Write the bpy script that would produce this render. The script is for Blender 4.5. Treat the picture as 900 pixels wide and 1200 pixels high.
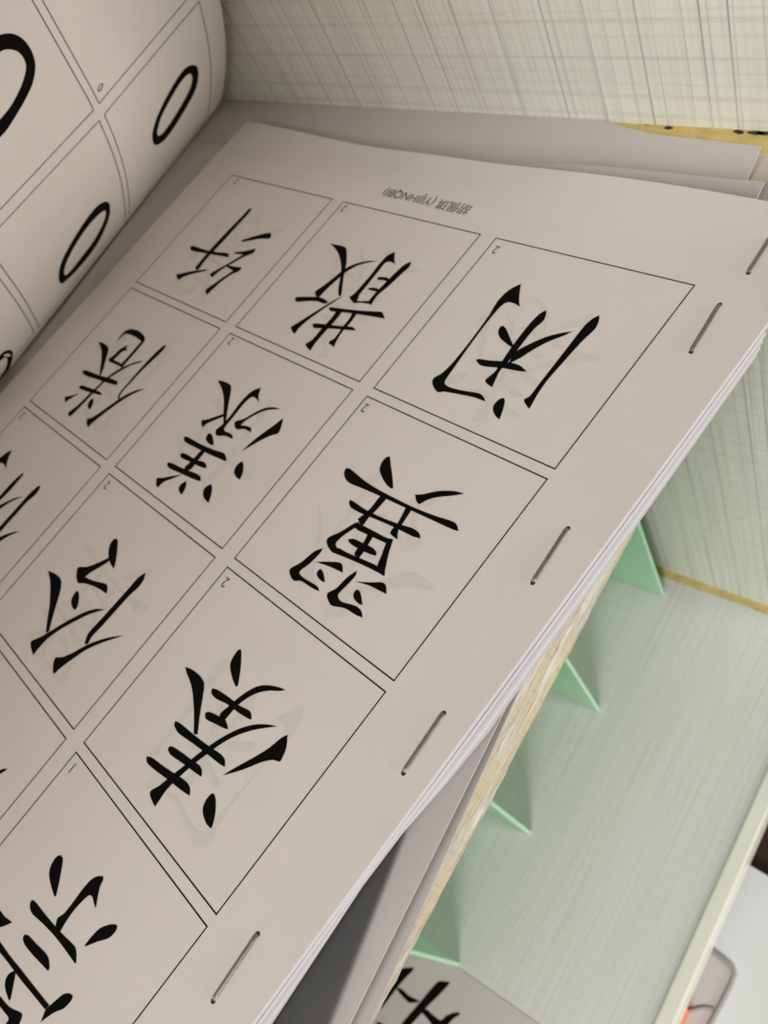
import bpy, bmesh, math, random
from mathutils import Vector, Matrix
from mathutils.geometry import tessellate_polygon

for o in list(bpy.data.objects): bpy.data.objects.remove(o)
scn = bpy.context.scene
COL = scn.collection
random.seed(4)
MM = 0.001

# ------------------------------------------------------------------ camera
F = 1040.0                                   # focal length in pixels of the 900x1200 frame
CAM = Vector((66.9628, -114.6063, 141.4625)) # millimetres
RW = Matrix(((0.76649891, 0.51076831, -0.38935222),
             (0.30019840, -0.82086606, -0.48585989),
             (-0.56776786, 0.25552816, -0.78252477)))   # world -> (right, down, forward)
cam_d = bpy.data.cameras.new('camera')
cam = bpy.data.objects.new('camera', cam_d)
COL.objects.link(cam)
cam_d.sensor_fit = 'VERTICAL'
cam_d.sensor_height = 36.0
cam_d.sensor_width = 27.0
cam_d.lens = 36.0 * F / 1200.0
cam_d.clip_start = 0.005
cam_d.clip_end = 50
r3 = RW.transposed()
M = Matrix((( r3[0][0], -r3[0][1], -r3[0][2]), (r3[1][0], -r3[1][1], -r3[1][2]), (r3[2][0], -r3[2][1], -r3[2][2]))).to_4x4()
M.translation = CAM * MM
cam.matrix_world = M
cam_d.dof.use_dof = True
cam_d.dof.focus_distance = 0.158
cam_d.dof.aperture_fstop = 34.0
scn.camera = cam

# ------------------------------------------------------------------ light and exposure
wd = bpy.data.worlds.new('world')
scn.world = wd
wd.use_nodes = True
wd.node_tree.nodes['Background'].inputs[0].default_value = (1.0, 0.90, 0.80, 1)
wd.node_tree.nodes['Background'].inputs[1].default_value = 0.09

def area(name, loc, target, size, power, color):
    d = bpy.data.lights.new(name, 'AREA')
    d.shape = 'RECTANGLE'; d.size = size[0]; d.size_y = size[1]
    d.energy = power; d.color = color
    o = bpy.data.objects.new(name, d)
    COL.objects.link(o)
    o.location = loc
    o.rotation_euler = (Vector(target) - Vector(loc)).to_track_quat('-Z', 'Y').to_euler()
    return o
area('window_light', (0.40, -1.24, 1.06), (-0.05, 0.0, -0.10), (0.6, 0.6), 20.5, (1.0, 0.99, 0.95))
area('leaf_fill_light', (1.50, 0.22, 0.14), (-0.16, -0.05, 0.05), (0.6, 0.6), 17.5, (1.0, 0.96, 0.90))  # unseen fill lamp, added to brighten the curled leaf
scn.view_settings.view_transform = 'Standard'
scn.view_settings.look = 'None'
scn.view_settings.gamma = 1.0
scn.view_settings.use_curve_mapping = False
scn.view_settings.exposure = 0.0

# ------------------------------------------------------------------ pixel -> direction -> point helpers (mm)
def ray(px, py):
    v = Vector(((px - 450) / F, (py - 600) / F, 1.0))
    return r3 @ v
def on_axis(ax, px, py, val):
    d = ray(px, py)
    return CAM + d * ((val - CAM[ax]) / d[ax])
def on_z(px, py, z): return on_axis(2, px, py, z)
def on_y(px, py, y): return on_axis(1, px, py, y)

# top sheet frame (origin: far right corner of the printed card next to the staples)
PG = Matrix(((0.98548192, 0.14810425, -0.08300913),
             (-0.14879362, 0.98886594, -0.00214647),
             (0.08176700, 0.01446654, 0.99654647)))
PGI = PG.transposed()
CAMP = PGI @ CAM
CW, CH, GX, GY = 54.4, 48.05, 5.24, 2.53     # card width, height and gaps on the sheet
PX0, PX1, PY0, PY1 = -191.8, 18.2, -273.6, 23.4
def sstep(a, b, v):
    t = min(1, max(0, (v - a) / (b - a))); return t * t * (3 - 2 * t)
def page_h(X, Y):                             # gentle wave of the far edge, small lift by the fold
    h = -2.6 * math.exp(-((X + 128) / 42) ** 2) * sstep(4, 24, Y)
    h += 0.9 * math.exp(-((X + 20) / 30) ** 2) * sstep(8, 24, Y)
    h -= 0.8 * math.exp(-((X + 75) / 20) ** 2) * sstep(8, 24, Y)
    h += 3.5 * sstep(120, 270, -Y) * sstep(60, 190, -X)
    return h
def on_page(px, py):
    d = PGI @ ray(px, py); h = 0.0
    for _ in range(6):
        p = CAMP + d * ((h - CAMP[2]) / d[2]); h = page_h(p.x, p.y)
    return p

# ------------------------------------------------------------------ materials
def new_mat(name):
    m = bpy.data.materials.new(name); m.use_nodes = True
    nt = m.node_tree
    return m, nt, nt.nodes['Principled BSDF']
def noise(nt, vec, scale, detail=2.0, rough=0.5):
    n = nt.nodes.new('ShaderNodeTexNoise')
    n.inputs['Scale'].default_value = scale; n.inputs['Detail'].default_value = detail
    n.inputs['Roughness'].default_value = rough
    nt.links.new(vec, n.inputs['Vector']); return n.outputs['Fac']
def coords(nt, scale=(1, 1, 1), rot=(0, 0, 0), loc=(0, 0, 0)):
    tc = nt.nodes.new('ShaderNodeTexCoord'); mp = nt.nodes.new('ShaderNodeMapping')
    mp.inputs['Scale'].default_value = scale; mp.inputs['Rotation'].default_value = rot; mp.inputs['Location'].default_value = loc
    nt.links.new(tc.outputs['Object'], mp.inputs['Vector']); return mp.outputs['Vector']
def ramp(nt, fac, stops):
    r = nt.nodes.new('ShaderNodeValToRGB')
    els = r.color_ramp.elements
    while len(els) < len(stops): els.new(0.5)
    for e, (p, c) in zip(els, stops):
        e.position = p; e.color = (c, c, c, 1) if not isinstance(c, tuple) else c + (1,)
    nt.links.new(fac, r.inputs['Fac']); return r.outputs['Color']
def mixc(nt, fac, a, b, mode='MIX'):
    n = nt.nodes.new('ShaderNodeMix'); n.data_type = 'RGBA'; n.blend_type = mode
    for sock, v in ((n.inputs[0], fac), (n.inputs[6], a), (n.inputs[7], b)):
        if isinstance(v, (int, float)): sock.default_value = v
        elif isinstance(v, tuple): sock.default_value = v + (1,)
        else: nt.links.new(v, sock)
    return n.outputs[2]
def bump(nt, bs, fac, strength, dist):
    b = nt.nodes.new('ShaderNodeBump'); b.inputs['Strength'].default_value = strength; b.inputs['Distance'].default_value = dist
    nt.links.new(fac, b.inputs['Height']); nt.links.new(b.outputs['Normal'], bs.inputs['Normal'])

def paper_mat(name, c, spread=0.05, see_through=0.0):
    m, nt, bs = new_mat(name)
    v = coords(nt)
    f = noise(nt, v, 70, 4, 0.6)
    f2 = noise(nt, v, 2600, 2, 0.5)
    lo = tuple(x * (1 - spread) for x in c)
    col = mixc(nt, ramp(nt, f, [(0.3, 0.0), (0.7, 1.0)]), lo, c)
    col = mixc(nt, ramp(nt, f2, [(0.25, 0.0), (0.75, 0.5)]), col, tuple(min(1, x * 1.05) for x in c))
    nt.links.new(col, bs.inputs['Base Color'])
    bs.inputs['Roughness'].default_value = 0.75
    bs.inputs['Specular IOR Level'].default_value = 0.25
    bump(nt, bs, f2, 0.12, 0.0001)
    if see_through:
        tl = nt.nodes.new('ShaderNodeBsdfTranslucent'); tl.inputs['Color'].default_value = c + (1,)
        mx = nt.nodes.new('ShaderNodeMixShader'); mx.inputs[0].default_value = see_through
        nt.links.new(bs.outputs[0], mx.inputs[1]); nt.links.new(tl.outputs[0], mx.inputs[2])
        nt.links.new(mx.outputs[0], nt.nodes['Material Output'].inputs['Surface'])
    return m
def plain(name, c, rough=0.5, metal=0.0, spec=0.5, vary=0.06, scale=300):
    m, nt, bs = new_mat(name)
    f = noise(nt, coords(nt), scale, 3)
    col = mixc(nt, f, tuple(x * (1 - vary) for x in c), tuple(min(1, x * (1 + vary)) for x in c))
    nt.links.new(col, bs.inputs['Base Color'])
    bs.inputs['Roughness'].default_value = rough; bs.inputs['Metallic'].default_value = metal
    bs.inputs['Specular IOR Level'].default_value = spec
    return m
def laminate(name, grain, light, dark, cross_amt=0.35, rough=0.42, freq=150.0, line_amt=1.0):
    """woven linen laminate; grain = 'x','y' or 'z' direction of its strong threads"""
    m, nt, bs = new_mat(name)
    ax = 'xyz'.index(grain)
    def vec(along, across):
        v = [across] * 3; v[ax] = along; return tuple(v)
    tc = nt.nodes.new('ShaderNodeTexCoord'); sp = nt.nodes.new('ShaderNodeSeparateXYZ')
    nt.links.new(tc.outputs['Object'], sp.inputs[0])
    across = [i for i in range(3) if i != ax]
    def threads(axes, f_, half, amt, off, broken):
        ad = nt.nodes.new('ShaderNodeMath'); ad.operation = 'ADD'
        nt.links.new(sp.outputs[axes[0]], ad.inputs[0])
        if len(axes) > 1: nt.links.new(sp.outputs[axes[1]], ad.inputs[1])
        vo = nt.nodes.new('ShaderNodeTexVoronoi'); vo.voronoi_dimensions = '1D'; vo.feature = 'DISTANCE_TO_EDGE'
        vo.inputs['Scale'].default_value = f_
        ad2 = nt.nodes.new('ShaderNodeMath'); ad2.operation = 'ADD'; ad2.inputs[1].default_value = off
        nt.links.new(ad.outputs[0], ad2.inputs[0]); nt.links.new(ad2.outputs[0], vo.inputs['W'])
        ln = ramp(nt, vo.outputs['Distance'], [(half * 0.5, 1.0), (half * 1.3, 0.0)])
        brk = noise(nt, coords(nt, broken, loc=(off, off, off)), 1.0, 2.0, 0.6)
        k = mixc(nt, 1.0, ln, ramp(nt, brk, [(0.36, 0.40), (0.62, 1.0)]), 'MULTIPLY')
        return mixc(nt, 1.0, k, (amt, amt, amt), 'MULTIPLY')
    fine = noise(nt, coords(nt, vec(14.0, freq * 7)), 1.0, 1.0, 0.5)
    col = mixc(nt, ramp(nt, fine, [(0.35, 0.25), (0.6, 0.0)]), light, dark)
    d3 = tuple(x * 0.62 for x in dark)
    col = mixc(nt, threads(across, freq, 0.022, 0.85 * line_amt, 0.0, vec(18, freq * .5)), col, d3)
    col = mixc(nt, threads(across, freq * 1.9, 0.035, 0.42 * line_amt, 3.1, vec(25, freq * .5)), col, d3)
    col = mixc(nt, threads([ax], freq * 1.3, 0.05, cross_amt, 1.3, vec(freq * .5, 30)), col, dark)
    col = mixc(nt, threads([ax], freq * 2.9, 0.08, cross_amt * .6, 5.3, vec(freq, 40)), col, dark)
    nt.links.new(col, bs.inputs['Base Color'])
    bs.inputs['Roughness'].default_value = rough
    bs.inputs['Specular IOR Level'].default_value = 0.3
    return m

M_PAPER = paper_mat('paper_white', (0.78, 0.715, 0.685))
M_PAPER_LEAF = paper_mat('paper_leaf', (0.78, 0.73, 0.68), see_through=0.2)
M_PAPER_EDGE = paper_mat('paper_edges_shaded', (0.66, 0.64, 0.675))  # white paper, shade on the stack's sides put into the colour
M_PAPER_SHADED_GREY = paper_mat('paper_shaded_grey', (0.55, 0.535, 0.555))  # white page layers, shade beneath the top sheet painted as grey
M_PAPER_SHADED = paper_mat('paper_shaded', (0.60, 0.555, 0.54))  # white paper darkened in colour to imitate shade on lower sheets and card
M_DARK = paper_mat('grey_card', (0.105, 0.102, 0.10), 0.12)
M_INK = plain('printed_ink', (0.004, 0.004, 0.004), 0.8, spec=0.05)
M_LINE = plain('printed_line', (0.010, 0.009, 0.008), 0.8, spec=0.05)
M_GHOST = plain('print_showing_through', (0.715, 0.668, 0.625), 0.75, spec=0.2)
M_GREYTXT = plain('printed_grey', (0.10, 0.095, 0.085), 0.6, spec=0.2)
M_STEEL = plain('staple_steel', (0.36, 0.355, 0.33), 0.55, 1.0, vary=0.25, scale=1500)
M_HOLE = plain('staple_hole', (0.03, 0.028, 0.025), 0.8)
M_WALL = laminate('laminate_wall', 'z', (0.875, 0.885, 0.795), (0.57, 0.545, 0.465), 0.40, freq=85.0)
M_BOARD = laminate('laminate_board', 'y', (0.735, 0.735, 0.705), (0.55, 0.55, 0.51), 0.25, freq=130.0, line_amt=0.42)
M_BOARD2 = laminate('laminate_upper', 'y', (0.62, 0.55, 0.46), (0.44, 0.38, 0.31), 0.2, freq=110.0, line_amt=0.6)
M_FRONT = laminate('laminate_front', 'z', (0.76, 0.68, 0.46), (0.60, 0.50, 0.31), 0.2, freq=120.0, line_amt=0.5)
M_LIP = plain('edge_banding', (0.86, 0.86, 0.76), 0.3, vary=0.04, scale=60)
M_GREEN = plain('mint_plastic', (0.52, 0.84, 0.58), 0.35, vary=0.03, scale=40)
M_DESK = plain('dark_wood', (0.035, 0.018, 0.008), 0.5, vary=0.3, scale=40)
M_ORANGE = plain('orange_plastic', (0.85, 0.22, 0.09), 0.35, vary=0.05)
M_VINYL = plain('white_vinyl', (0.80, 0.82, 0.83), 0.35, vary=0.03, scale=30)
M_VINYL2 = plain('frosted_panel', (0.66, 0.63, 0.62), 0.4, vary=0.04, scale=30)
M_PIPE = plain('grey_piping', (0.36, 0.34, 0.34), 0.5)

def strip_mat():
    m, nt, bs = new_mat('yellow_joint_strip')
    f = noise(nt, coords(nt), 160, 4, 0.65)
    g = noise(nt, coords(nt, loc=(3, 1, 2)), 190, 1, 0.4)
    col = mixc(nt, ramp(nt, f, [(0.3, 0.0), (0.7, 1.0)]), (0.50, 0.37, 0.12), (0.72, 0.57, 0.22))
    col = mixc(nt, ramp(nt, g, [(0.70, 0.0), (0.73, 0.9)]), col, (0.05, 0.035, 0.02))
    nt.links.new(col, bs.inputs['Base Color']); bs.inputs['Roughness'].default_value = 0.45
    return m
M_STRIP = strip_mat()
def tape_mat():
    m, nt, bs = new_mat('clear_packing_tape')
    bs.inputs['Base Color'].default_value = (0.95, 0.92, 0.83, 1)
    bs.inputs['Roughness'].default_value = 0.12
    f = noise(nt, coords(nt, (260, 40, 260)), 1.0, 3, 0.6)
    bump(nt, bs, f, 0.9, 0.0012)
    tr = nt.nodes.new('ShaderNodeBsdfTransparent'); mx = nt.nodes.new('ShaderNodeMixShader')
    g = noise(nt, coords(nt, (300, 60, 300), loc=(1, 5, 2)), 1.0, 3, 0.6)
    fac = ramp(nt, g, [(0.40, 0.12), (0.62, 0.85)])
    nt.links.new(fac, mx.inputs[0]); nt.links.new(tr.outputs[0], mx.inputs[1]); nt.links.new(bs.outputs[0], mx.inputs[2])
    nt.links.new(mx.outputs[0], nt.nodes['Material Output'].inputs['Surface'])
    return m
M_TAPE = tape_mat()

# ------------------------------------------------------------------ object helpers (all coordinates in mm)
def thing(name, label, cat, loc=(0, 0, 0), rot=None, group=None):
    o = bpy.data.objects.new(name, None); COL.objects.link(o)
    m = (rot.to_4x4() if rot else Matrix.Identity(4)); m.translation = Vector(loc) * MM
    o.matrix_world = m; o.empty_display_size = 0.01
    o['label'] = label; o['category'] = cat
    if group: o['group'] = group
    return o
def link(name, me, mat, parent=None, local=False, smooth=False):
    o = bpy.data.objects.new(name, me); COL.objects.link(o)
    if mat: me.materials.append(mat)
    if smooth:
        for p in me.polygons: p.use_smooth = True
    if parent:
        bpy.context.view_layer.update()
        o.parent = parent
        if not local: o.matrix_parent_inverse = parent.matrix_world.inverted()
    return o
def mesh(name, verts, faces, mat, parent=None, local=False, smooth=False):
    me = bpy.data.meshes.new(name)
    me.from_pydata([tuple(c * MM for c in v) for v in verts], [], faces)
    me.validate(); me.update()
    return link(name, me, mat, parent, local, smooth)
def tag(o, label, cat, group=None):
    o['label'] = label; o['category'] = cat
    if group: o['group'] = group
    return o
def box(name, lo, hi, mat, parent=None, bevel=0.0, local=False):
    bm = bmesh.new()
    bmesh.ops.create_cube(bm, size=1)
    for v in bm.verts:
        v.co = Vector([(lo[i] + hi[i]) / 2 + v.co[i] * (hi[i] - lo[i]) for i in range(3)]) * MM
    if bevel:
        bmesh.ops.bevel(bm, geom=bm.edges[:], offset=bevel * MM, segments=2, affect='EDGES', profile=0.5)
    me = bpy.data.meshes.new(name); bm.to_mesh(me); bm.free()
    return link(name, me, mat, parent, local)
def slab(name, top, thick, nu, nv, mat, parent=None, local=False):
    """closed sheet: top(u,v) -> point on the upper face, thick(u,v) measured downwards"""
    V, Fc = [], []
    for k in (0, 1):
        for j in range(nv + 1):
            for i in range(nu + 1):
                p = Vector(top(i / nu, j / nv))
                if k: p = p - Vector((0, 0, thick(i / nu, j / nv)))
                V.append(p)
    n = (nu + 1) * (nv + 1); id_ = lambda i, j, k: k * n + j * (nu + 1) + i
    for j in range(nv):
        for i in range(nu):
            Fc.append((id_(i, j, 0), id_(i + 1, j, 0), id_(i + 1, j + 1, 0), id_(i, j + 1, 0)))
            Fc.append((id_(i, j, 1), id_(i, j + 1, 1), id_(i + 1, j + 1, 1), id_(i + 1, j, 1)))
    for i in range(nu):
        Fc.append((id_(i, 0, 0), id_(i, 0, 1), id_(i + 1, 0, 1), id_(i + 1, 0, 0)))
        Fc.append((id_(i, nv, 0), id_(i + 1, nv, 0), id_(i + 1, nv, 1), id_(i, nv, 1)))
    for j in range(nv):
        Fc.append((id_(0, j, 0), id_(0, j + 1, 0), id_(0, j + 1, 1), id_(0, j, 1)))
        Fc.append((id_(nu, j, 0), id_(nu, j, 1), id_(nu, j + 1, 1), id_(nu, j + 1, 0)))
    return mesh(name, V, Fc, mat, parent, local)
def bilin(c00, c10, c11, c01, bulge=None):
    c = [Vector(q) for q in (c00, c10, c11, c01)]
    def f(u, v):
        p = c[0] * (1 - u) * (1 - v) + c[1] * u * (1 - v) + c[2] * u * v + c[3] * (1 - u) * v
        if bulge: p = p + Vector((0, 0, bulge(u, v)))
        return p
    return f
def tube(name, pts, rad, mat, parent=None, seg=8, local=False, flat=1.0):
    V, Fc = [], []
    P = [Vector(p) for p in pts]
    for i, p in enumerate(P):
        t = (P[min(i + 1, len(P) - 1)] - P[max(i - 1, 0)]).normalized()
        up = Vector((0, 0, 1)) if abs(t.z) < 0.95 else Vector((0, 1, 0))
        s = t.cross(up).normalized(); u = s.cross(t)
        for k in range(seg):
            a = 2 * math.pi * k / seg
            V.append(p + s * math.cos(a) * rad + u * math.sin(a) * rad * flat)
    for i in range(len(P) - 1):
        for k in range(seg):
            Fc.append((i * seg + k, i * seg + (k + 1) % seg, (i + 1) * seg + (k + 1) % seg, (i + 1) * seg + k))
    Fc.append(tuple(range(seg - 1, -1, -1))); Fc.append(tuple((len(P) - 1) * seg + k for k in range(seg)))
    return mesh(name, V, Fc, mat, parent, local, smooth=True)
def crom(pts, n=3):
    out = []; L = len(pts)
    for i in range(L):
        p0, p1, p2, p3 = (Vector(pts[(i + k) % L]) for k in (-1, 0, 1, 2))
        a = (p1 - p0).normalized(); b = (p2 - p1).normalized(); c = (p3 - p2).normalized()
        t1 = (p2 - p0) * 0.5 if a.dot(b) > 0.25 else (p2 - p1) * 0.5     # keep brush corners sharp
        t2 = (p3 - p1) * 0.5 if b.dot(c) > 0.25 else (p2 - p1) * 0.5
        ln = (p2 - p1).length
        for t in (t1, t2):
            if t.length > ln: t *= ln / t.length
        for k in range(n):
            s = k / n
            out.append(p1 * (2*s**3 - 3*s**2 + 1) + t1 * (s**3 - 2*s**2 + s) + p2 * (-2*s**3 + 3*s**2) + t2 * (s**3 - s**2))
    return out
def tess(loops2d):
    return tessellate_polygon([[Vector((p[0], p[1], 0)) for p in L] for L in loops2d])
def ink(name, strokes, place, mat, parent, local):
    """strokes: list of lists of closed outlines in pixels (first outline, then holes)"""
    V, Fc = [], []
    for si, st in enumerate(strokes):
        loops = [crom(L) for L in st]
        flat = [p for L in loops for p in L]
        b = len(V)
        V += [Vector(place(p)) + Vector((0, 0, 0.0015 * si)) for p in flat]
        for t in tess(loops): Fc.append(tuple(b + i for i in t))
    return mesh(name, V, Fc, mat, parent, local)

# ================================================================== THE PLACE
ZS = -20.0                       # top of the upper shelf board
TB = 16.0                        # board thickness
YW = 65.3                        # face of the shelf's end panel
XF = -0.9                        # front of the upper board
ZF = -324.3                      # top of the lower shelf board
XL = 2.7                         # inner side of the lower edge banding
XB = -262.0                      # back of the shelf
ZD = ZF - 40.0                   # desk top

# desk
desk = thing('desk', 'dark brown wooden desk top below the shelf front', 'desk', (60, -350, ZD - 25))
box('desk_top', (-330, -1000, ZD - 25), (260, 180, ZD), M_DESK, desk, 2)

# the bookshelf: end panel, back, two boards, edge bandings, joint strips
shelf = thing('bookshelf', 'linen textured grey-beige bookshelf with end panel and two boards', 'bookshelf', ((XB + XF) / 2, -250, ZD))
box('end_panel', (XB - 12, YW, ZD), (XL + 8, YW + 16, 330), M_WALL, shelf, 0.6)
box('back_panel', (XB - 12, -640, ZD), (XB, YW, 170), M_WALL, shelf, 0.6)
box('shelf_board', (XB, -640, ZS - TB), (XF - 0.6, YW, ZS), M_BOARD2, shelf, 0.4)
box('shelf_board', (XB, -640, ZF - 16), (XL, YW, ZF), M_BOARD, shelf, 0.3)
box('plinth', (XB, -640, ZD), (XL - 30, YW, ZF - 16), M_WALL, shelf, 0.3)
box('shelf_board', (XB, -640, 215), (XF, YW, 231), M_BOARD2, shelf, 0.4)  # added unseen top board, there to shade the end panel
box('front_edge', (XF - 0.6, -640, ZS - TB), (XF, YW, ZS), M_FRONT, shelf, 0.25)
box('edge_banding', (XL + 0.25, -640, ZF - 16), (XL + 8.2, YW, ZF + 1.4), M_LIP, shelf, 1.2)
# ochre strips in the joints between end panel and boards
def joint(z, w, h, x0, x1, label):
    n = 60; V = []; Fc = []
    for i in range(n + 1):
        x = x0 + (x1 - x0) * i / n
        ww = w + 0.25 * math.sin(i * 1.7) + 0.2 * math.sin(i * 0.6); hh = h
        V += [(x, YW - ww, z), (x, YW - ww + 0.4, z + hh * 0.7), (x, YW - 0.5, z + hh), (x, YW, z + hh), (x, YW, z)]
    for i in range(n):
        for k in range(5):
            a = i * 5; Fc.append((a + k, a + (k + 1) % 5, a + 5 + (k + 1) % 5, a + 5 + k))
    Fc.append((0, 1, 2, 3, 4)); Fc.append(tuple(n * 5 + k for k in (4, 3, 2, 1, 0)))
    o = mesh('joint_strip', V, Fc, M_STRIP, shelf); o['label'] = label
joint(ZF, 3.2, 2.4, XB, XL + 0.2, 'thin ochre joint strip on the lower board')
joint(ZS, 8.0, 0.35, XB, XF - 0.6, 'chipped ochre joint strip on the upper board')
# dark chips along the upper joint
for px, w in ((866, 1.0), (886, 1.5), (896, 1.2), (781, 0.8)):
    p = on_z(px, 153.5 if px > 800 else 152.5, ZS + 0.6)
    V = []; n = 9
    for k in range(n):
        a = 2 * math.pi * k / n; V.append((p.x + w * 1.5 * math.cos(a) * random.uniform(.7, 1.2), YW - 0.9 + 0.8 * math.sin(a) * random.uniform(.6, 1), ZS + 0.42))
    V2 = [(v[0], v[1], v[2] - 0.2) for v in V]
    mesh('chip', V + V2, [tuple(range(n)), tuple(range(2 * n - 1, n - 1, -1))] + [(k, k + n, (k + 1) % n + n, (k + 1) % n) for k in range(n)], M_HOLE, shelf)
# clear tape wrapped over the front of the upper board
V, Fc = [], []
ny, nz = 150, 12
for j in range(ny + 1):
    y = 50 - 330 * j / ny
    for i in range(nz + 1):
        s = i / nz * (TB + 5)
        wr = 0.25 + 0.22 * math.sin(j * 0.55 + i * 0.9) * math.sin(i * 1.3 + j * 0.13) + 0.15 * math.sin(j * 1.9 + i * 2.1)
        wr = max(0.08, wr)
        if s < 4: V.append((XF - 4 + s, y, ZS + wr))
        elif s < TB + 4: V.append((XF + wr, y, ZS - (s - 4)))
        else: V.append((XF - (s - TB - 4), y, ZS - TB - wr))
for j in range(ny):
    for i in range(nz):
        a = j * (nz + 1) + i; Fc.append((a, a + 1, a + nz + 2, a + nz + 1))
tp = mesh('clear_tape', V, Fc, M_TAPE, shelf, smooth=True)
tp['label'] = 'crinkled clear packing tape over the front edge'

# mint green desk organiser on the lower board
tips = [on_z(778, 697, ZF), on_z(702, 832, ZF), on_z(622, 977, ZF), on_z(538, 1131, ZF)]
org = thing('file_organizer', 'mint green plastic file organizer with upright dividers on lower shelf board', 'organizer', (-170, -60, ZF))
for t in tips:
    d = box('divider', (-225, t.y - 1.0, ZF), (t.x, t.y + 1.0, ZF + 205), M_GREEN, org, 0.5)
box('back_wall', (-228, tips[3].y - 12, ZF), (-225, min(tips[0].y + 8, YW - 1.5), ZF + 205), M_GREEN, org, 0.5)

# printed card lying by the nearest divider on the lower board
card = thing('practice_card', 'white card with a large black brushed character on lower shelf board', 'card', on_z(560, 1180, ZF))
zc = ZF + 0.5
a, b = on_z(541, 1137, zc), on_z(641, 1207, zc)
e = Vector((b.x - a.x, b.y - a.y, 0)).normalized(); nrm = Vector((-e.y, e.x, 0))
if nrm.y > 0: nrm = -nrm
b = a + e * min(120, (-6 - a.x) / e.x)
yc = tips[3].y - 1.4
a0 = a + e * ((yc - a.y) / e.y)
poly = [a0, b, Vector((b.x - 45, b.y - 110, zc)), Vector((max(a0.x - 130, -221), b.y - 110, zc)), Vector((max(a0.x - 130, -221), yc, zc))]
n = len(poly)
mesh('sheet', [tuple(p) for p in poly] + [(p.x, p.y, zc - 0.4) for p in poly], [tuple(range(n))[::-1], tuple(range(n, 2 * n))] + [(k, (k + 1) % n, (k + 1) % n + n, k + n) for k in range(n)], M_PAPER_SHADED, card)
KZ = lambda pts, x0, y0, k: [(x0 + p[0] * k, y0 + p[1] * k) for p in pts]
low = [[(270,390),(310,375),(380,373),(375,395),(320,450),(250,530),(190,610),(130,690),(60,760),(40,740),(120,640),(200,500)],
 [(235,535),(280,545),(340,600),(420,640),(420,655),(340,658),(310,630),(260,575)],
 [(575,487),(620,483),(675,490),(660,515),(600,580),(500,680),(420,770),(300,900),(180,1020),(150,1000),(270,840),(400,690),(500,570)],
 [(440,735),(480,710),(540,760),(600,800),(640,765),(700,740),(745,735),(755,755),(700,790),(640,860),(600,930),(560,900),(500,800)],
 [(90,810),(130,830),(190,880),(180,940),(100,900),(60,850)]]
ink('printed_character', [[KZ(s, 430, 1080, .14444)] for s in low], lambda p: on_z(p[0], p[1], zc + 0.06), M_INK, card, False)

# white pouch and orange pen on the desk, seen past the front of the lower board
zp = ZD + 9
pouch = thing('document_pouch', 'white vinyl pouch with grey piping lying on the dark desk', 'pouch', on_z(880, 1150, ZD))
c0, c1, c2, c3 = (on_z(*q, zp) for q in ((846, 994), (985, 1077), (1010, 1500), (615, 1430)))
slab('body', bilin(c3, c2, c1, c0, lambda u, v: -8 * (2 * abs(u - .5)) ** 6 * .3 - 4 * (2 * abs(v - .5)) ** 6 * .3), lambda u, v: 3.5, 12, 12, M_VINYL, pouch)
q = [(818, 1107), (833, 1113), (848, 1124), (857, 1132), (860.5, 1141), (857, 1152), (846, 1174), (832, 1200), (810, 1245)]
tube('piping', [on_z(x, y, zp + 0.7) for x, y in q], 1.25, M_PIPE, pouch)
tube('piping', [on_z(x, y, zp + 0.7) for x, y in ((800, 1185), (812, 1183.5), (825, 1180.5), (836, 1183))], 0.9, M_PIPE, pouch)
pan = [on_z(x, y, zp + 0.25) for x, y in q] + [on_z(745, 1225, zp + 0.25), on_z(785, 1120, zp + 0.25)]
n = len(pan)
mesh('clear_panel', [tuple(p) for p in pan] + [tuple(p - Vector((0, 0, .2))) for p in pan], [tuple(range(n))[::-1], tuple(range(n, 2 * n))] + [(k, (k + 1) % n, (k + 1) % n + n, k + n) for k in range(n)], M_VINYL2, pouch)
pen = thing('orange_pen', 'orange plastic pen on white pouch beside the board edge', 'pen', on_z(795, 1190, zp + 0.5))
pa, pb = on_z(806, 1167, zp + 5.2), on_z(752, 1290, zp + 5.2)
dr = (pb - pa)
tube('barrel', [pa + dr * t for t in (0.10, 0.12, 0.5, 1.0)], 3.3, M_ORANGE, pen, 12)
V, Fc = [], []
tube('tip', [pa, pa + dr * 0.03, pa + dr * 0.10], 2.0, M_ORANGE, pen, 12)

# ------------------------------------------------------------------ loose sheets under the booklet (world aligned)
GRP = 'paper sections under the stapled booklet'
# lowest section on the board
def right_edge(pf, zf, pn, zn, y0, y1):
    a, b = on_z(*pf, zf), on_z(*pn, zn)
    f = lambda y: a + (b - a) * ((y - a.y) / (b.y - a.y))
    return f(y0), f(y1)
def section(name, label, far_r, near_r, zfl, znl, thick_l, thick_r, mat, bulge=None, far_l=None, width=209):
    fl = far_l or Vector((far_r.x - width, far_r.y + 4, zfl)); nl = Vector((near_r.x - width, near_r.y + 4, znl))
    o = slab(name, bilin(nl, near_r, far_r, fl, bulge), lambda u, v: thick_l + (thick_r - thick_l) * u, 24, 20, mat)
    tag(o, label, 'paper')
    return o
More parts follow.
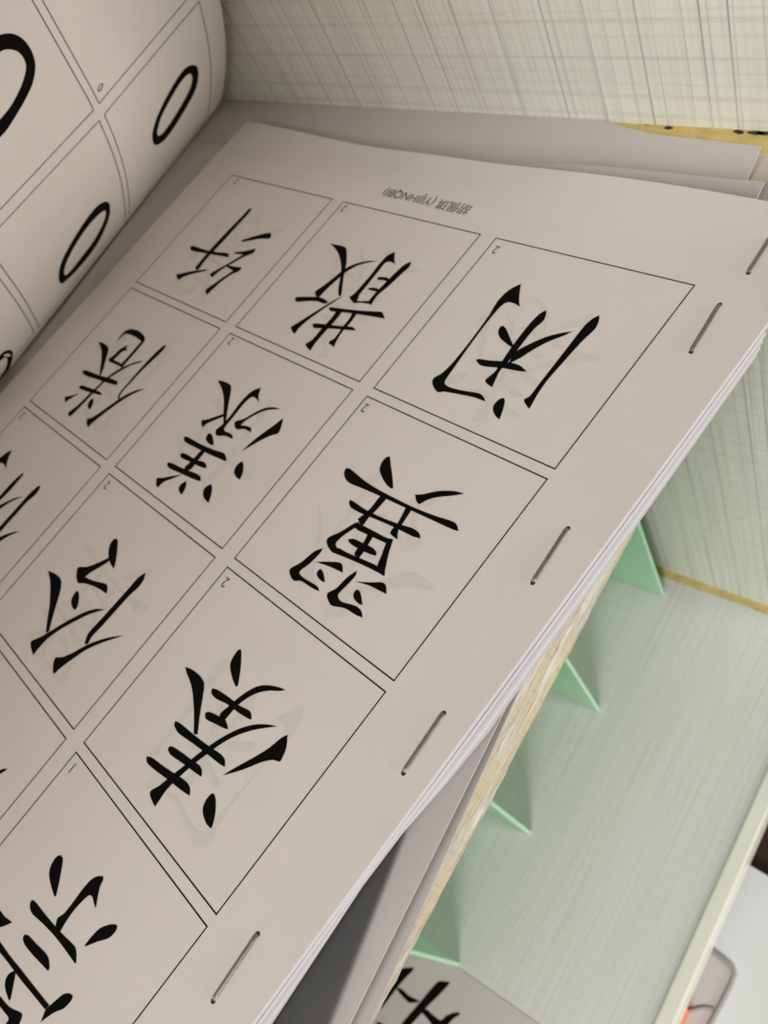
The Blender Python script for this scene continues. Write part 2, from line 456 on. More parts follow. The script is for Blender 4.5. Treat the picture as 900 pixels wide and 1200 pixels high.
# C: lowest, its far edge reaching the end panel except by the front corner
fe = [on_z(x, y, -19.0) for x, y in ((272, 125.5), (350, 129), (430, 132.5), (520, 135.5), (597, 139), (660, 144.5), (712, 151.5), (800, 161), (893, 171.5))]
n2 = on_z(447, 1170, -19.0); cr = fe[-1]; n2 = cr + (n2 - cr) * ((-236 - cr.y) / (n2.y - cr.y))
def c_top(u, v):
    x = -214 + (cr.x + 214) * u
    k = 0
    while k < len(fe) - 2 and fe[k + 1].x < x: k += 1
    t = (x - fe[k].x) / (fe[k + 1].x - fe[k].x)
    yf = fe[k].y + (fe[k + 1].y - fe[k].y) * t
    yf = min(YW - 0.1, yf + 3.0 * sstep(-38, -60, x))
    xn = -214 + (n2.x + 214) * u
    return (xn + (x - xn) * v, -236 + (yf + 236) * v, -18.95)
o = slab('paper_section', c_top, lambda u, v: 0.45, 40, 20, M_PAPER_SHADED)
tag(o, 'bottom paper section lying flat on upper board against the end panel', 'paper')
# B: the next one, far corner drawn back
br = on_z(896, 213.5, -9.0)
n1 = on_z(411, 1197, -14.5); n1 = br + (n1 - br) * ((-258 - br.y) / (n1.y - br.y))
section('paper_section', 'middle paper section whose curled far corner lifts beside the stapled booklet', br, n1, -18.0, -18.55, 0.12, 0.5, M_PAPER_SHADED, lambda u, v: 1.6 * math.exp(-((u - .78) / .14) ** 2) * v ** 3 - 1.0 * math.exp(-((u - .5) / .2) ** 2) * v ** 2)
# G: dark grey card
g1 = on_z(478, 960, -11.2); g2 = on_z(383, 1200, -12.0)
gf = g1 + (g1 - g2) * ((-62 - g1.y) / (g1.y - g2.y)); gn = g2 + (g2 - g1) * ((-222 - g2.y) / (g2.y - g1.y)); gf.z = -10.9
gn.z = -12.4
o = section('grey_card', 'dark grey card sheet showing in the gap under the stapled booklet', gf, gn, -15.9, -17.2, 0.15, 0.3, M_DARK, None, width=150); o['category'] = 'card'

# ------------------------------------------------------------------ the stapled booklet
bk = thing('stapled_booklet', 'stapled booklet of character cards printed on white paper, lying open', 'booklet', (0, 0, 0), PG)
def page_top(z0, x0=PX0, x1=PX1, y0=PY0, y1=PY1):
    return lambda u, v: (x0 + (x1 - x0) * u, y0 + (y1 - y0) * v, page_h(x0 + (x1 - x0) * u, y0 + (y1 - y0) * v) + z0)
top = slab('top_sheet', page_top(0.0), lambda u, v: 0.14, 60, 60, M_PAPER, bk, True)
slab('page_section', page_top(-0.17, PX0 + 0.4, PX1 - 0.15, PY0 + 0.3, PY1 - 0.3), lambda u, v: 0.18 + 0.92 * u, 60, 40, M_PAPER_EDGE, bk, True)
# lower sections drawn towards the near end, fanning out to the right there
eb = [PGI @ on_z(*q) for q in ((893, 407, -5.0), (752, 607, -5.2), (556, 880, -5.8), (447, 1004, -6.6), (318, 1200, -8.5))]
eb.append(eb[-1] + (eb[-1] - eb[-2]) * ((PY0 - eb[-1].y) / (eb[-1].y - eb[-2].y)))
def e_edge(y):
    k = 0
    while k < len(eb) - 2 and eb[k + 1].y > y: k += 1
    return eb[k] + (eb[k + 1] - eb[k]) * ((y - eb[k].y) / (eb[k + 1].y - eb[k].y))
for k, (f, th) in enumerate(((0.15, 0.95), (0.42, 1.15), (0.70, 1.15), (1.0, 0.9))):
    yf = eb[0].y - 1.0 + (2 - k) * 0.8
    def e_top(u, v, k=k, f=f, yf=yf):
        y = PY0 + (yf - PY0) * v
        e = e_edge(y)
        xr = (PX1 - 0.25) * (1 - f) + e.x * f; zr = -1.35 * (1 - f) + (e.z + 0.7) * f
        zl = page_h(xr - 208, y) - 0.40 - 0.10 * k
        w = u ** 2.0
        return (xr - 208 * (1 - u), y, zl + (zr - zl) * w)
    slab('page_section', e_top, lambda u, v, th=th: 0.08 + (th - 0.08) * u * u, 20, 24, M_PAPER_EDGE if k % 2 == 0 else M_PAPER_SHADED_GREY, bk, True)
# hidden support wedge that carries the right-hand side on the sections below
slab('support_wedge', bilin((-120, -250, -2.6), (-8, -250, -4.9), (-8, -30, -4.9), (-120, -30, -2.6)), lambda u, v: 0.3 + 2.6 * u, 8, 8, M_PAPER_SHADED_GREY, bk, True)

# printed card outlines
EPS = 0.05
def page_line(name, pts, w, parent):
    V, Fc = [], []
    for (xa, ya), (xb, yb) in zip(pts, pts[1:]):
        L = math.hypot(xb - xa, yb - ya); dx, dy = (xb - xa) / L, (yb - ya) / L
        nseg = 8; b = len(V)
        for i in range(nseg + 1):
            t = -w / 2 + (L + w) * i / nseg
            for s in (-1, 1):
                x, y = xa + dx * t - dy * s * w / 2, ya + dy * t + dx * s * w / 2
                V.append((x, y, page_h(x, y) + EPS))
        for i in range(nseg):
            a = b + 2 * i; Fc.append((a, a + 2, a + 3, a + 1))
    return mesh(name, V, Fc, M_LINE, parent, True)
for r in range(5):
    for c in range(3):
        xr = -c * (CW + GX); xl = xr - CW; yt = -r * (CH + GY); yb = yt - CH
        page_line('printed_card_outline', [(xr, yt), (xr, yb), (xl, yb), (xl, yt), (xr, yt)], 0.27, top)

# printed characters, outlines read from the photograph (zoomed crop, origin, scale)
A = (430, 270, .25556); B = (590, 270, .25556); C = (330, 520, .25556); D = (160, 750, .22222)
Ez = (0, 990, .17503); Fz = (330, 270, .18889); G = (170, 430, .2); H = (20, 620, .17778)
I = (190, 230, .16667); J = (60, 370, .16667); K = (0, 500, .13333); L_ = (0, 840, .11111)
CH_ = {}
CH_[(0,0)] = [(A, [(707,245),(650,275),(600,325),(560,390),(480,500),(400,600),(345,655),(310,675),(300,690),(304,715),(325,742),(355,740),(420,752),(490,766),(543,786),(536,765),(515,748),(440,735),(385,722),(358,705),(362,685),(400,630),(460,545),(530,450),(590,375),(625,340),(650,330),(680,338),(702,352),(698,320),(701,285)]),
 (B, [(440,390),(437,420),(418,455),(360,510),(270,610),(200,690),(155,755),(130,800),(118,820),(97,790),(96,775),(120,762),(160,710),(230,620),(300,530),(370,440),(410,405)]),
 (A, [(822,366),(790,385),(750,425),(690,500),(640,570),(590,645),(560,672),(543,688),(552,705),(575,720),(588,690),(610,645),(660,590),(720,510),(770,450),(810,415),(822,385)]),
 (A, [(500,595),(515,590),(560,597),(640,603),(700,620),(733,648),(700,647),(620,632),(540,625),(515,615)]),
 (A, [(625,437),(640,455),(655,490),(672,530),(668,540),(640,520),(612,495),(602,470),(610,445)]),
 (A, [(650,612),(680,560),(740,525),(820,490),(890,472),(946,463),(900,485),(830,512),(760,550),(700,588)]),
 (A, [(630,770),(632,790),(622,830),(608,868),(590,852),(578,825),(583,800),(610,773)])]
CH_[(0,1)] = [(C, s) for s in (
 [(497,60),(500,90),(508,150),(512,205),(500,205),(475,180),(455,140),(450,115),(460,85),(480,63)],
 [(300,112),(320,120),(380,170),(460,220),(600,290),(700,330),(770,352),(800,368),(812,402),(780,392),(700,355),(580,300),(450,240),(370,205),(310,180),(290,155),(288,128)],
 [(612,235),(650,232),(720,218),(790,218),(838,230),(790,238),(720,245),(670,258),(630,280),(618,262)],
 [(455,240),(482,252),(440,300),(400,340),(375,375),(360,368),(350,345),(370,330),(410,295)],
 [(313,258),(330,265),(380,300),(450,335),(540,370),(600,388),(630,410),(637,435),(600,425),(530,390),(440,350),(370,322),(320,295),(310,275)],
 [(572,290),(598,302),(560,360),(535,400),(532,440),(500,415),(505,395),(530,370)],
 [(352,360),(330,368),(270,405),(225,425),(208,440),(212,470),(235,500),(262,500),(250,470),(250,455),(280,425),(335,388),(360,375)],
 [(235,500),(300,525),(380,560),(440,590),(470,608),(474,590),(440,562),(370,530),(300,500),(255,478)],
 [(470,608),(475,580),(490,510),(512,440),(495,437),(480,455),(460,510),(440,565)],
 [(345,362),(410,395),(480,432),(512,440),(500,465),(480,457),(410,425),(340,390)],
 [(305,440),(330,437),(370,455),(420,480),(437,505),(430,515),(390,500),(340,475),(312,455)],
 [(400,405),(425,418),(400,460),(375,500),(355,525),(335,510),(345,485),(375,455)],
 [(190,480),(175,505),(130,550),(90,580),(82,595),(100,615),(150,645),(168,660),(172,678),(140,662),(90,630),(60,630),(45,615),(36,585),(45,570),(90,545),(150,495)],
 [(157,543),(200,542),(260,545),(278,555),(281,592),(260,582),(210,560)],
 [(180,575),(190,590),(200,635),(185,632),(165,610),(162,595),(170,580)],
 [(345,583),(340,605),(310,640),(270,680),(258,700),(275,725),(340,745),(365,768),(371,798),(340,785),(290,755),(235,745),(222,735),(208,700),(215,683),(250,665),(300,615)],
 [(337,633),(400,637),(460,637),(478,650),(481,690),(450,675),(400,650)],
 [(350,670),(362,685),(371,740),(355,735),(333,712),(330,692),(338,675)])]
CH_[(0,2)] = [(D, s) for s in (
 [(552,50),(553,90),(548,160),(535,240),(525,248),(510,215),(496,160),(495,125),(510,90),(535,55)],
 [(258,143),(290,155),(335,190),(357,230),(350,300),(335,390),(322,500),(302,495),(304,400),(298,290),(285,225),(265,175)],
 [(400,255),(430,265),(490,305),(540,345),(590,370),(605,390),(605,422),(590,415),(540,385),(480,340),(420,310),(395,280)],
 [(785,265),(750,250),(690,240),(640,245),(580,275),(520,320),(480,355),(445,385),(440,405),(465,425),(490,395),(530,350),(580,310),(640,280),(700,268),(750,270)],
 [(365,385),(385,380),(440,405),(470,425),(484,472),(460,465),(410,440),(370,420),(362,400)],
 [(205,428),(230,440),(290,490),(360,545),(440,600),(465,630),(466,670),(440,655),(370,600),(290,540),(220,490),(200,450)],
 [(170,565),(190,563),(240,595),(300,640),(335,665),(345,690),(343,722),(310,700),(250,655),(185,610),(168,585)],
 [(55,615),(80,620),(140,665),(200,705),(260,745),(282,780),(280,822),(240,795),(170,740),(90,680),(55,645)],
 [(740,457),(690,447),(620,448),(540,470),(460,510),(390,555),(320,605),(250,665),(180,720),(120,770),(75,797),(75,830),(98,880),(125,840),(160,790),(230,720),(310,650),(390,590),(460,540),(540,500),(620,475),(690,463)],
 [(797,500),(790,570),(770,620),(755,642),(720,633),(660,645),(560,685),(455,715),(520,675),(620,620),(700,570),(760,520)],
 [(410,815),(418,850),(415,920),(400,985),(392,995),(370,970),(352,920),(352,880),(370,840),(395,812)])]
CH_[(0,3)] = [(Ez, s) for s in (
 [(405,72),(422,95),(412,170),(395,260),(375,345),(365,345),(345,280),(331,215),(335,160),(360,105),(385,77)],
 [(690,212),(692,235),(670,280),(655,350),(642,425),(632,400),(620,350),(600,338),(560,370),(500,435),(440,520),(405,580),(375,555),(378,520),(388,490),(430,460),(490,385),(560,290),(610,235),(650,213)],
 [(215,370),(235,380),(290,450),(360,535),(430,610),(500,680),(512,720),(510,790),(503,795),(450,720),(370,615),(290,530),(220,465),(203,430),(203,390)],
 [(785,545),(775,580),(730,625),(650,650),(572,682),(570,672),(610,620),(670,560),(730,537),(770,534)],
 [(165,605),(190,608),(240,660),(300,720),(325,760),(332,830),(322,845),(280,800),(210,725),(165,665),(155,625)],
 [(0,440),(30,480),(83,520),(40,540),(0,553),(-60,560),(-160,540),(-180,480),(-80,470),(-40,420)],
 [(0,650),(60,735),(140,835),(230,950),(330,1075),(305,1105),(220,1000),(130,890),(60,795),(0,720),(-80,640),(-160,560),(-130,520),(-60,580)],
 [(100,845),(105,860),(90,940),(70,1040),(62,1042),(40,980),(35,920),(55,870),(85,850)],
 [(487,1010),(480,1040),(430,1095),(370,1120),(310,1160),(272,1190),(285,1160),(310,1100),(350,1065),(420,1005),(460,996)],
 [(0,1015),(60,1085),(130,1120),(150,1140),(130,1200),(100,1260),(20,1300),(0,1250),(60,1170),(30,1120),(0,1080),(-60,1010),(-50,980)])]
CH_[(1,0)] = [(Fz, s) for s in (
 [(300,82),(350,92),(395,105),(405,140),(402,210),(385,290),(370,405),(355,410),(352,370),(365,290),(370,220),(355,150),(330,110)],
 [(598,192),(540,190),(470,205),(400,235),(330,290),(260,345),(210,380),(215,410),(230,418),(270,375),(330,320),(400,260),(470,220),(540,200)],
 [(82,425),(95,414),(170,413),(230,415),(270,430),(290,450),(262,455),(220,440),(150,440),(95,444)],
 [(382,408),(330,432),(250,480),(170,530),(100,575),(57,600),(65,625),(82,643),(105,610),(160,560),(250,495),(340,435)],
 [(705,133),(660,155),(610,205),(560,270),(500,340),(450,395),(422,412),(432,435),(455,450),(475,425),(480,405),(540,330),(600,255),(640,205),(665,195),(690,200),(706,215),(700,180)],
 [(803,195),(795,225),(740,275),(660,350),(600,400),(570,440),(555,465),(540,445),(560,415),(620,350),(700,270),(760,215)],
 [(440,430),(480,440),(545,440),(560,462),(500,450),(445,452)],
 [(592,300),(605,290),(650,293),(672,305),(665,320),(630,310),(600,308)],
 [(535,367),(545,357),(590,360),(610,372),(595,382),(560,374)],
 [(290,485),(305,478),(380,487),(480,498),(590,505),(625,510),(640,550),(610,543),(500,525),(390,510),(310,503)],
 [(193,585),(205,577),(280,585),(370,595),(440,600),(460,622),(420,620),(330,612),(240,608),(200,605)],
 [(345,500),(375,508),(330,565),(270,630),(210,700),(178,748),(155,722),(150,705),(190,680),(250,610),(310,545)],
 [(445,510),(470,515),(430,570),(370,640),(340,690),(325,725),(292,700),(300,688),(330,670),(380,600),(420,550)])]
CH_[(1,1)] = [(G, s) for s in (
 [(427,80),(460,85),(500,105),(505,130),(495,190),(482,260),(472,340),(460,345),(460,270),(462,190),(450,130)],
 [(680,122),(640,135),(600,165),(550,220),(490,300),(440,350),(415,372),(417,400),(440,405),(470,405),(515,423),(510,400),(490,385),(470,378),(465,360),(520,290),(580,215),(620,180),(645,180),(668,210),(665,170)],
 [(335,310),(360,310),(410,293),(465,275),(465,288),(410,312),(360,335),(338,357),(330,330)],
 [(798,247),(750,237),(700,243),(640,270),(580,305),(530,320),(525,345),(540,367),(580,365),(620,383),(622,360),(600,348),(560,342),(590,315),(650,280),(710,255),(760,250)],
 [(810,300),(800,345),(780,390),(740,402),(680,430),(565,497),(620,445),(690,390),(760,340)],
 [(380,388),(395,405),(403,455),(390,460),(365,440),(357,420),(368,395)],
 [(235,408),(255,413),(320,450),(400,485),(460,505),(475,530),(477,555),(440,540),(360,505),(280,465),(235,440),(228,420)],
 [(213,507),(240,510),(300,545),(350,560),(362,595),(330,588),(260,555),(215,535),(207,520)],
 [(135,560),(160,565),(220,595),(300,625),(325,645),(325,672),(290,660),(210,625),(145,595),(130,575)],
 [(330,490),(350,500),(310,550),(270,600),(240,610),(232,590),(280,545)],
 [(70,650),(110,650),(160,640),(215,632),(160,655),(110,675),(75,708),(65,690)],
 [(243,668),(240,700),(225,735),(213,748),(200,730),(200,705),(215,685)],
 [(385,688),(393,700),(388,750),(372,798),(350,775),(340,745),(350,710)],
 [(570,553),(577,575),(572,625),(555,662),(530,640),(523,610),(540,575)])]
CH_[(1,2)] = [(H, s) for s in (
 [(655,65),(665,80),(660,150),(650,220),(638,262),(620,235),(605,190),(603,150),(615,100),(640,67)],
 [(605,190),(610,210),(540,255),(480,290),(450,318),(500,340),(560,355),(590,365),(597,395),(590,428),(550,400),(500,375),(440,358),(405,357),(393,330),(393,290),(405,252),(460,250),(530,225)],
 [(205,275),(250,295),(285,325),(292,365),(280,430),(250,530),(220,640),(210,675),(190,685),(200,600),(215,500),(220,400),(218,340)],
 [(402,408),(410,440),(402,500),(385,537),(365,515),(358,480),(368,445),(390,412)],
 [(580,533),(530,527),(470,540),(390,575),(300,625),(210,680),(150,715),(95,740),(92,780),(108,832),(140,790),(200,725),(290,660),(390,605),(470,565),(530,545)],
 [(850,287),(835,335),(800,385),(740,440),(650,540),(560,640),(490,715),(470,755),(445,760),(460,710),(480,675),(550,600),(640,500),(730,400),(800,320)],
 [(703,703),(640,710),(560,728),(460,765),(370,815),(300,845),(255,848),(240,890),(238,940),(245,957),(290,915),(370,855),(460,795),(560,750),(640,723)])]
CH_[(1,3)] = [(L_, [(80,550),(40,550),(0,565),(-60,590),(-150,650),(-170,720),(-60,650),(0,605),(50,575)])]
CH_[(2,0)] = [(I, s) for s in (
 [(635,85),(610,90),(560,145),(480,225),(400,310),(330,385),(260,470),(235,500),(240,520),(262,510),(300,455),(370,380),(450,295),(540,195),(610,120)],
 [(205,350),(230,352),(310,380),(400,395),(465,402),(470,430),(440,425),(350,410),(270,395),(210,385),(198,365)],
 [(100,550),(150,540),(240,522),(325,513),(300,528),(220,545),(150,568),(120,590),(105,575)],
 [(555,312),(620,290),(700,268),(760,258),(768,275),(755,298),(690,300),(620,312),(565,322)],
 [(660,368),(640,400),(580,425),(500,470),(420,515),(350,572),(340,560),(340,545),(400,510),(480,465),(570,410),(505,405),(510,395),(590,385)],
 [(560,500),(545,525),(480,555),(400,615),(340,670),(315,695),(305,670),(310,655),(360,620),(430,570),(500,525),(455,498),(470,488),(520,497)])]
CH_[(2,1)] = [(J, s) for s in (
 [(332,185),(365,192),(400,220),(403,245),(385,310),(365,380),(345,425),(340,410),(352,330),(355,260),(345,215)],
 [(460,180),(490,140),(525,105),(570,95),(620,110),(655,145),(658,175),(640,200),(590,260),(520,340),(500,365),(490,345),(540,290),(600,220),(635,180),(600,155),(560,135),(520,130),(490,155)],
 [(545,205),(530,225),(535,250),(520,245),(490,262),(440,310),(480,330),(510,350),(500,370),(470,350),(425,330),(405,318),(410,300),(440,280),(480,240),(520,215)],
 [(810,205),(795,235),(740,290),(650,375),(560,470),(490,550),(480,590),(468,580),(480,545),(540,475),(640,360),(740,255),(790,212)],
 [(225,385),(250,385),(340,420),(430,445),(468,465),(462,490),(420,480),(330,450),(250,425),(222,405)],
 [(200,495),(220,490),(290,515),(350,540),(355,560),(300,548),(230,525),(200,512)],
 [(650,318),(600,325),(520,355),(440,400),(370,455),(290,530),(200,620),(145,665),(120,685),(128,712),(150,695),(220,625),(310,530),(390,455),(470,400),(560,350),(630,328)],
 [(95,570),(130,565),(200,548),(150,575),(120,595),(100,612)],
 [(295,580),(298,600),(285,640),(272,662),(260,645),(260,620),(275,595)],
 [(660,513),(600,525),(520,560),(430,620),(340,685),(280,720),(252,725),(250,760),(260,785),(290,755),(350,705),(450,630),(540,570),(610,535)])]
CH_[(2,2)] = [(K, s) for s in (
 [(110,210),(85,250),(65,310),(52,375),(38,335),(0,320),(-60,380),(-200,540),(-230,510),(-80,330),(0,275),(50,235),(90,212)],
 [(210,408),(200,430),(150,490),(80,570),(0,650),(-120,780),(-140,760),(0,610),(80,520),(150,450),(195,412)],
 [(205,618),(150,622),(80,650),(0,690),(-60,720),(-150,790),(-140,820),(0,725),(80,670),(150,635)],
 [(352,515),(350,545),(310,600),(240,660),(150,760),(60,860),(0,930),(-160,1110),(-180,1080),(0,880),(80,790),(180,680),(260,590),(320,535)],
 [(170,920),(120,928),(60,945),(0,970),(-90,1010),(-180,1070),(-160,1100),(0,1010),(80,960),(140,935)])]
def page_ink(p):
    q = on_page(p[0], p[1]); return (q.x, q.y, q.z + EPS + 0.02)
for key, st in CH_.items():
    ink('printed_character', [[KZ(s, *z)] for z, s in st], page_ink, M_INK, top, True)
# faint print of the reverse side showing through the sheet
order = [(0,0),(0,1),(0,2),(1,0),(1,1),(1,2),(2,0),(2,1)]
for i, (c, r) in enumerate(order):
    src = order[(i * 3 + 2) % 8] if order[(i * 3 + 2) % 8] != (c, r) else order[(i + 1) % 8]
    sx, sy = -src[0] * (CW + GX) - CW / 2, -src[1] * (CH + GY) - CH / 2
    tx, ty = -c * (CW + GX) - CW / 2 + 3, -r * (CH + GY) - CH / 2 - 1
    def ghost(p, sx=sx, sy=sy, tx=tx, ty=ty):
        q = on_page(p[0], p[1]); x = tx - (q.x - sx); y = ty + (q.y - sy)
        return (x, y, page_h(x, y) + 0.025)
    ink('print_show_through', [[KZ(s, *z)] for z, s in CH_[src]], ghost, M_GHOST, top, True)

# small card numbers and the line of text in the margin
def text_mesh(body, size):
    cu = bpy.data.curves.new('txt', 'FONT'); cu.body = body; cu.size = size
    ob = bpy.data.objects.new('txt', cu); COL.objects.link(ob)
    bpy.context.view_layer.update()
    me = bpy.data.meshes.new_from_object(ob.evaluated_get(bpy.context.evaluated_depsgraph_get()))
    bpy.data.objects.remove(ob); bpy.data.curves.remove(cu)
    return me
def page_text(name, body, size, at, mat, sx=1.0, direction=None):
    me = text_mesh(body, 1.0)
    xs = [v.co.x for v in me.vertices]; ys = [v.co.y for v in me.vertices]
    w = max(xs) - min(xs); x0 = min(xs); y0 = min(ys)
    ang = direction or 0.0
    ca, sa = math.cos(ang), math.sin(ang)
    for v in me.vertices:
        a, b = (v.co.x - x0) * size * sx, (v.co.y - y0) * size
        x, y = at.x - a * ca + b * sa, at.y - b * ca - a * sa
        v.co = Vector((x, y, page_h(x, y) + EPS + 0.02)) * MM
    return link(name, me, mat, top, True)
NUM = [(587, 289.5, '2'), (408, 241.5, '2'), (433.5, 475, '2'), (275.5, 397, '2'), (270, 679.5, '2'), (130, 566, '2'), (89.5, 895.5, '1'), (30, 485, '2'), (281, 210.5, '2')]
for px, py, s in NUM:
    page_text('printed_number', s, 3.4, on_page(px, py), M_GREYTXT)
pa_, pb_ = on_page(557, 239), on_page(459, 216)
me0 = text_mesh('胡佩琪 (YIJIHNQBI)', 1.0)
wid = max(v.co.x for v in me0.vertices) - min(v.co.x for v in me0.vertices)
sz = 3.9
page_text('printed_footer', '胡佩琪 (YIJIHNQBI)', sz, pa_, M_GREYTXT, sx=(pa_ - pb_).length / (wid * sz))

# staples
ST = [((903, 279), (877, 320)), ((843.5, 357), (810, 412.5)), ((665.5, 619.5), (624.5, 683)), ((520, 836), (473, 906)), ((302, 1095), (250, 1173))]
for (a, b) in ST:
    p, q = on_page(*a), on_page(*b)
    d = (q - p); pts = []
    for t, z in ((0.0, -1.0), (0.004, -0.1), (0.03, 0.22), (0.10, 0.30), (0.5, 0.27), (0.90, 0.30), (0.97, 0.22), (0.996, -0.1), (1.0, -1.0)):
        pts.append(p + d * t + Vector((0, 0, z)))
    tube('staple', pts, 0.50, M_STEEL, bk, 10, True, flat=0.5)
    for e_ in (p, q):
        n = 10
        V = [(e_.x + 0.5 * math.cos(2 * math.pi * k / n), e_.y + 0.5 * math.sin(2 * math.pi * k / n), e_.z + 0.04) for k in range(n)]
        mesh('staple_hole', V, [tuple(range(n))], M_HOLE, top, True)

# ------------------------------------------------------------------ the leaf standing up at the left, curled from the fold
prof = [(-212, -18.4), (-209, -17.0), (-202.3, -11.4), (-194.2, -3.0), (-185.7, 7.4), (-178.2, 18.9), (-171.3, 33.2), (-166.2, 49.2), (-161.8, 63.7), (-157.2, 79), (-152.3, 95), (-147, 111), (-141, 127), (-134.5, 143), (-127.5, 159)]
pf = []
for i in range(len(prof) - 1):
    p0, p1, p2, p3 = (Vector(prof[min(max(i + k, 0), len(prof) - 1)]) for k in (-1, 0, 1, 2))
    for k in range(6):
        s = k / 6
        pf.append(0.5 * ((2 * p1) + (p2 - p0) * s + (2 * p0 - 5 * p1 + 4 * p2 - p3) * s * s + (3 * p1 - p0 - 3 * p2 + p3) * s ** 3))
pf.append(Vector(prof[-1]))
arc = [0.0]
for a, b in zip(pf, pf[1:]): arc.append(arc[-1] + (b - a).length)
def skew(y, z): return -0.11 * max(0.0, -y) * min(1, max(0, (z + 18) / 33)) * (1.0 if y > -60 else 60.0 / -y) - 0.17 * max(0.0, -y - 92)
def leaf_pt(s, y, off=0.0):
    i = 0
    while i < len(arc) - 2 and arc[i + 1] < s: i += 1
    t = (s - arc[i]) / (arc[i + 1] - arc[i])
    p = pf[i] + (pf[i + 1] - pf[i]) * t
    tg = (pf[i + 1] - pf[i]).normalized()
    return Vector((p.x + skew(y, p.y) + tg.y * off, y, p.y - tg.x * off))
def leaf_hit(px, py):
    d = ray(px, py); y = 0.0; best = None
    for _ in range(6):
        best = None
        for i in range(len(pf) - 1):
            a = Vector((pf[i].x + skew(y, pf[i].y), pf[i].y)); b = Vector((pf[i + 1].x + skew(y, pf[i + 1].y), pf[i + 1].y))
            e = b - a
            # CAM + d*t = a + e*u in (x,z)
            det = d.x * -e.y + e.x * d.z
            if abs(det) < 1e-9: continue
            rx, rz = a.x - CAM.x, a.y - CAM.z
            t = (rx * -e.y + e.x * rz) / det; u = (d.x * rz - d.z * rx) / det
            lo_, hi_ = (-40 if i == 0 else -0.02), (40 if i == len(pf) - 2 else 1.02)
            if lo_ <= u <= hi_ and t > 0 and (best is None or t < best[0]): best = (t, i, u)
        if best is None: return None
        y = CAM.y + d.y * best[0]
    return min(arc[-1] - .5, max(.5, arc[best[1]] + (arc[best[1] + 1] - arc[best[1]]) * best[2])), y
LY1 = 60.0; LY0 = LY1 - 297
leaf = thing('curled_leaf', 'loose leaf printed with large zeros, curling up beside the stapled booklet', 'paper', (-211, -80, -18.6))
V, Fc = [], []
ns, nyy = 84, 30
smax = arc[-1]
for k in (0, 1):
    for i in range(ns + 1):
        for j in range(nyy + 1):
            V.append(leaf_pt(smax * i / ns, LY0 + (LY1 - LY0) * j / nyy, -0.13 * k))
n = (ns + 1) * (nyy + 1); ix = lambda i, j, k: k * n + i * (nyy + 1) + j
for i in range(ns):
    for j in range(nyy):
        Fc.append((ix(i, j, 0), ix(i + 1, j, 0), ix(i + 1, j + 1, 0), ix(i, j + 1, 0)))
        Fc.append((ix(i, j, 1), ix(i, j + 1, 1), ix(i + 1, j + 1, 1), ix(i + 1, j, 1)))
for j in range(nyy):
    Fc.append((ix(0, j, 0), ix(0, j + 1, 0), ix(0, j + 1, 1), ix(0, j, 1))); Fc.append((ix(ns, j, 0), ix(ns, j, 1), ix(ns, j + 1, 1), ix(ns, j + 1, 0)))
for i in range(ns):
    Fc.append((ix(i, 0, 0), ix(i, 0, 1), ix(i + 1, 0, 1), ix(i + 1, 0, 0))); Fc.append((ix(i, nyy, 0), ix(i + 1, nyy, 0), ix(i + 1, nyy, 1), ix(i, nyy, 1)))
lsheet = mesh('sheet', V, Fc, M_PAPER_LEAF, leaf, smooth=False)
s1 = (leaf_hit(121.7, 133)[0] + leaf_hit(115.7, 143)[0]) / 2
s2 = (leaf_hit(115.7, 120)[0] + leaf_hit(110, 130)[0]) / 2
print('leaf arc', smax, 'columns', s1, s2)
LY = 51.0
def leaf_strip(pts, w=0.27):
    V, Fc = [], []
    for (sa, ya), (sb, yb) in zip(pts, pts[1:]):
        L = math.hypot(sb - sa, yb - ya); ds, dy = (sb - sa) / L, (yb - ya) / L
        nseg = 26; b = len(V)
        for i in range(nseg + 1):
            t = L * i / nseg
            for g in (-1, 1): V.append(leaf_pt(sa + ds * t - dy * g * w / 2, ya + dy * t + ds * g * w / 2, 0.06))
        for i in range(nseg): a = b + 2 * i; Fc.append((a, a + 1, a + 3, a + 2))
    return mesh('printed_card_outline', V, Fc, M_LINE, lsheet)
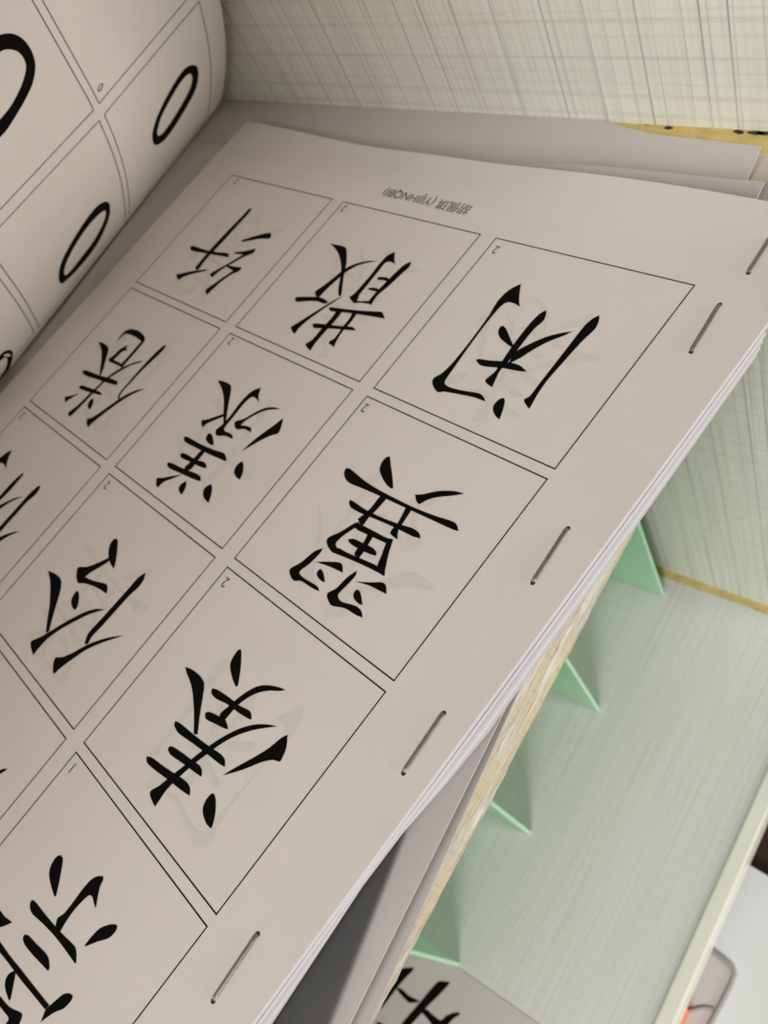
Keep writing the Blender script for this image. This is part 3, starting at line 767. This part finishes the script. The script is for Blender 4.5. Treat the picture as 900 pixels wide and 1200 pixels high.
for (sa, sb) in ((s1 - CW, s1), (s2, s2 + CW), (s2 + CW + GX, smax - 4)):
    for r in range(5):
        yt = LY - r * (CH + GY); yb = yt - CH
        leaf_strip([(sa, yt), (sb, yt), (sb, yb), (sa, yb), (sa, yt)])
Z1 = (0, 0, 1 / 3); Z2 = (0, 20, .15556); Z3 = (0, 380, .18325)
ZER = [(Z1, [(675,228),(693,235),(697,270),(685,320),(650,385),(610,450),(575,495),(548,510),(538,500),(535,470),(550,415),(580,350),(620,280),(650,240)],
        [(670,258),(676,275),(668,310),(640,365),(600,430),(570,470),(556,478),(552,465),(565,415),(595,355),(630,295),(655,265)]),
 (Z1, [(370,708),(385,718),(385,755),(370,800),(340,860),(295,920),(250,970),(218,998),(207,988),(208,950),(220,910),(255,845),(300,775),(340,725)],
        [(368,738),(372,750),(362,785),(330,845),(285,905),(250,950),(232,968),(224,960),(232,925),(262,865),(305,800),(345,755)]),
 (Z2, [(-40,155),(0,132),(60,122),(120,132),(180,172),(230,240),(260,320),(265,390),(245,500),(190,620),(120,740),(50,850),(0,905),(-60,975),(-140,1030),(-210,1030),(-250,960),(-240,820),(-200,620),(-140,400),(-90,230)],
        [(-40,310),(0,262),(40,245),(90,245),(140,265),(180,315),(195,370),(185,440),(150,540),(80,670),(0,770),(-70,850),(-130,890),(-165,870),(-170,790),(-140,620),(-90,430)]),
 (Z3, [(0,195),(30,170),(60,163),(80,175),(78,220),(60,280),(20,360),(0,395),(-60,470),(-110,500),(-130,470),(-110,380),(-60,270)],
        [(0,235),(30,210),(45,220),(45,250),(25,310),(0,345),(-50,410),(-85,440),(-95,420),(-80,370),(-40,290)]),
 (Z2, [(770,495),(777,510),(762,548),(745,562),(733,556),(735,538),(748,508)], [(766,504),(768,514),(755,543),(745,552),(741,548),(744,535),(754,512)])]
def leaf_ink(p):
    h = leaf_hit(max(p[0], -60), p[1]) or (2.0, LY0 + 150)
    return leaf_pt(h[0], h[1], 0.08)
for z, o_, i_ in ZER:
    ink('printed_zero', [[KZ(o_, *z), KZ(i_, *z)]], leaf_ink, M_INK if len(o_) > 8 else M_GREYTXT, lsheet, False)
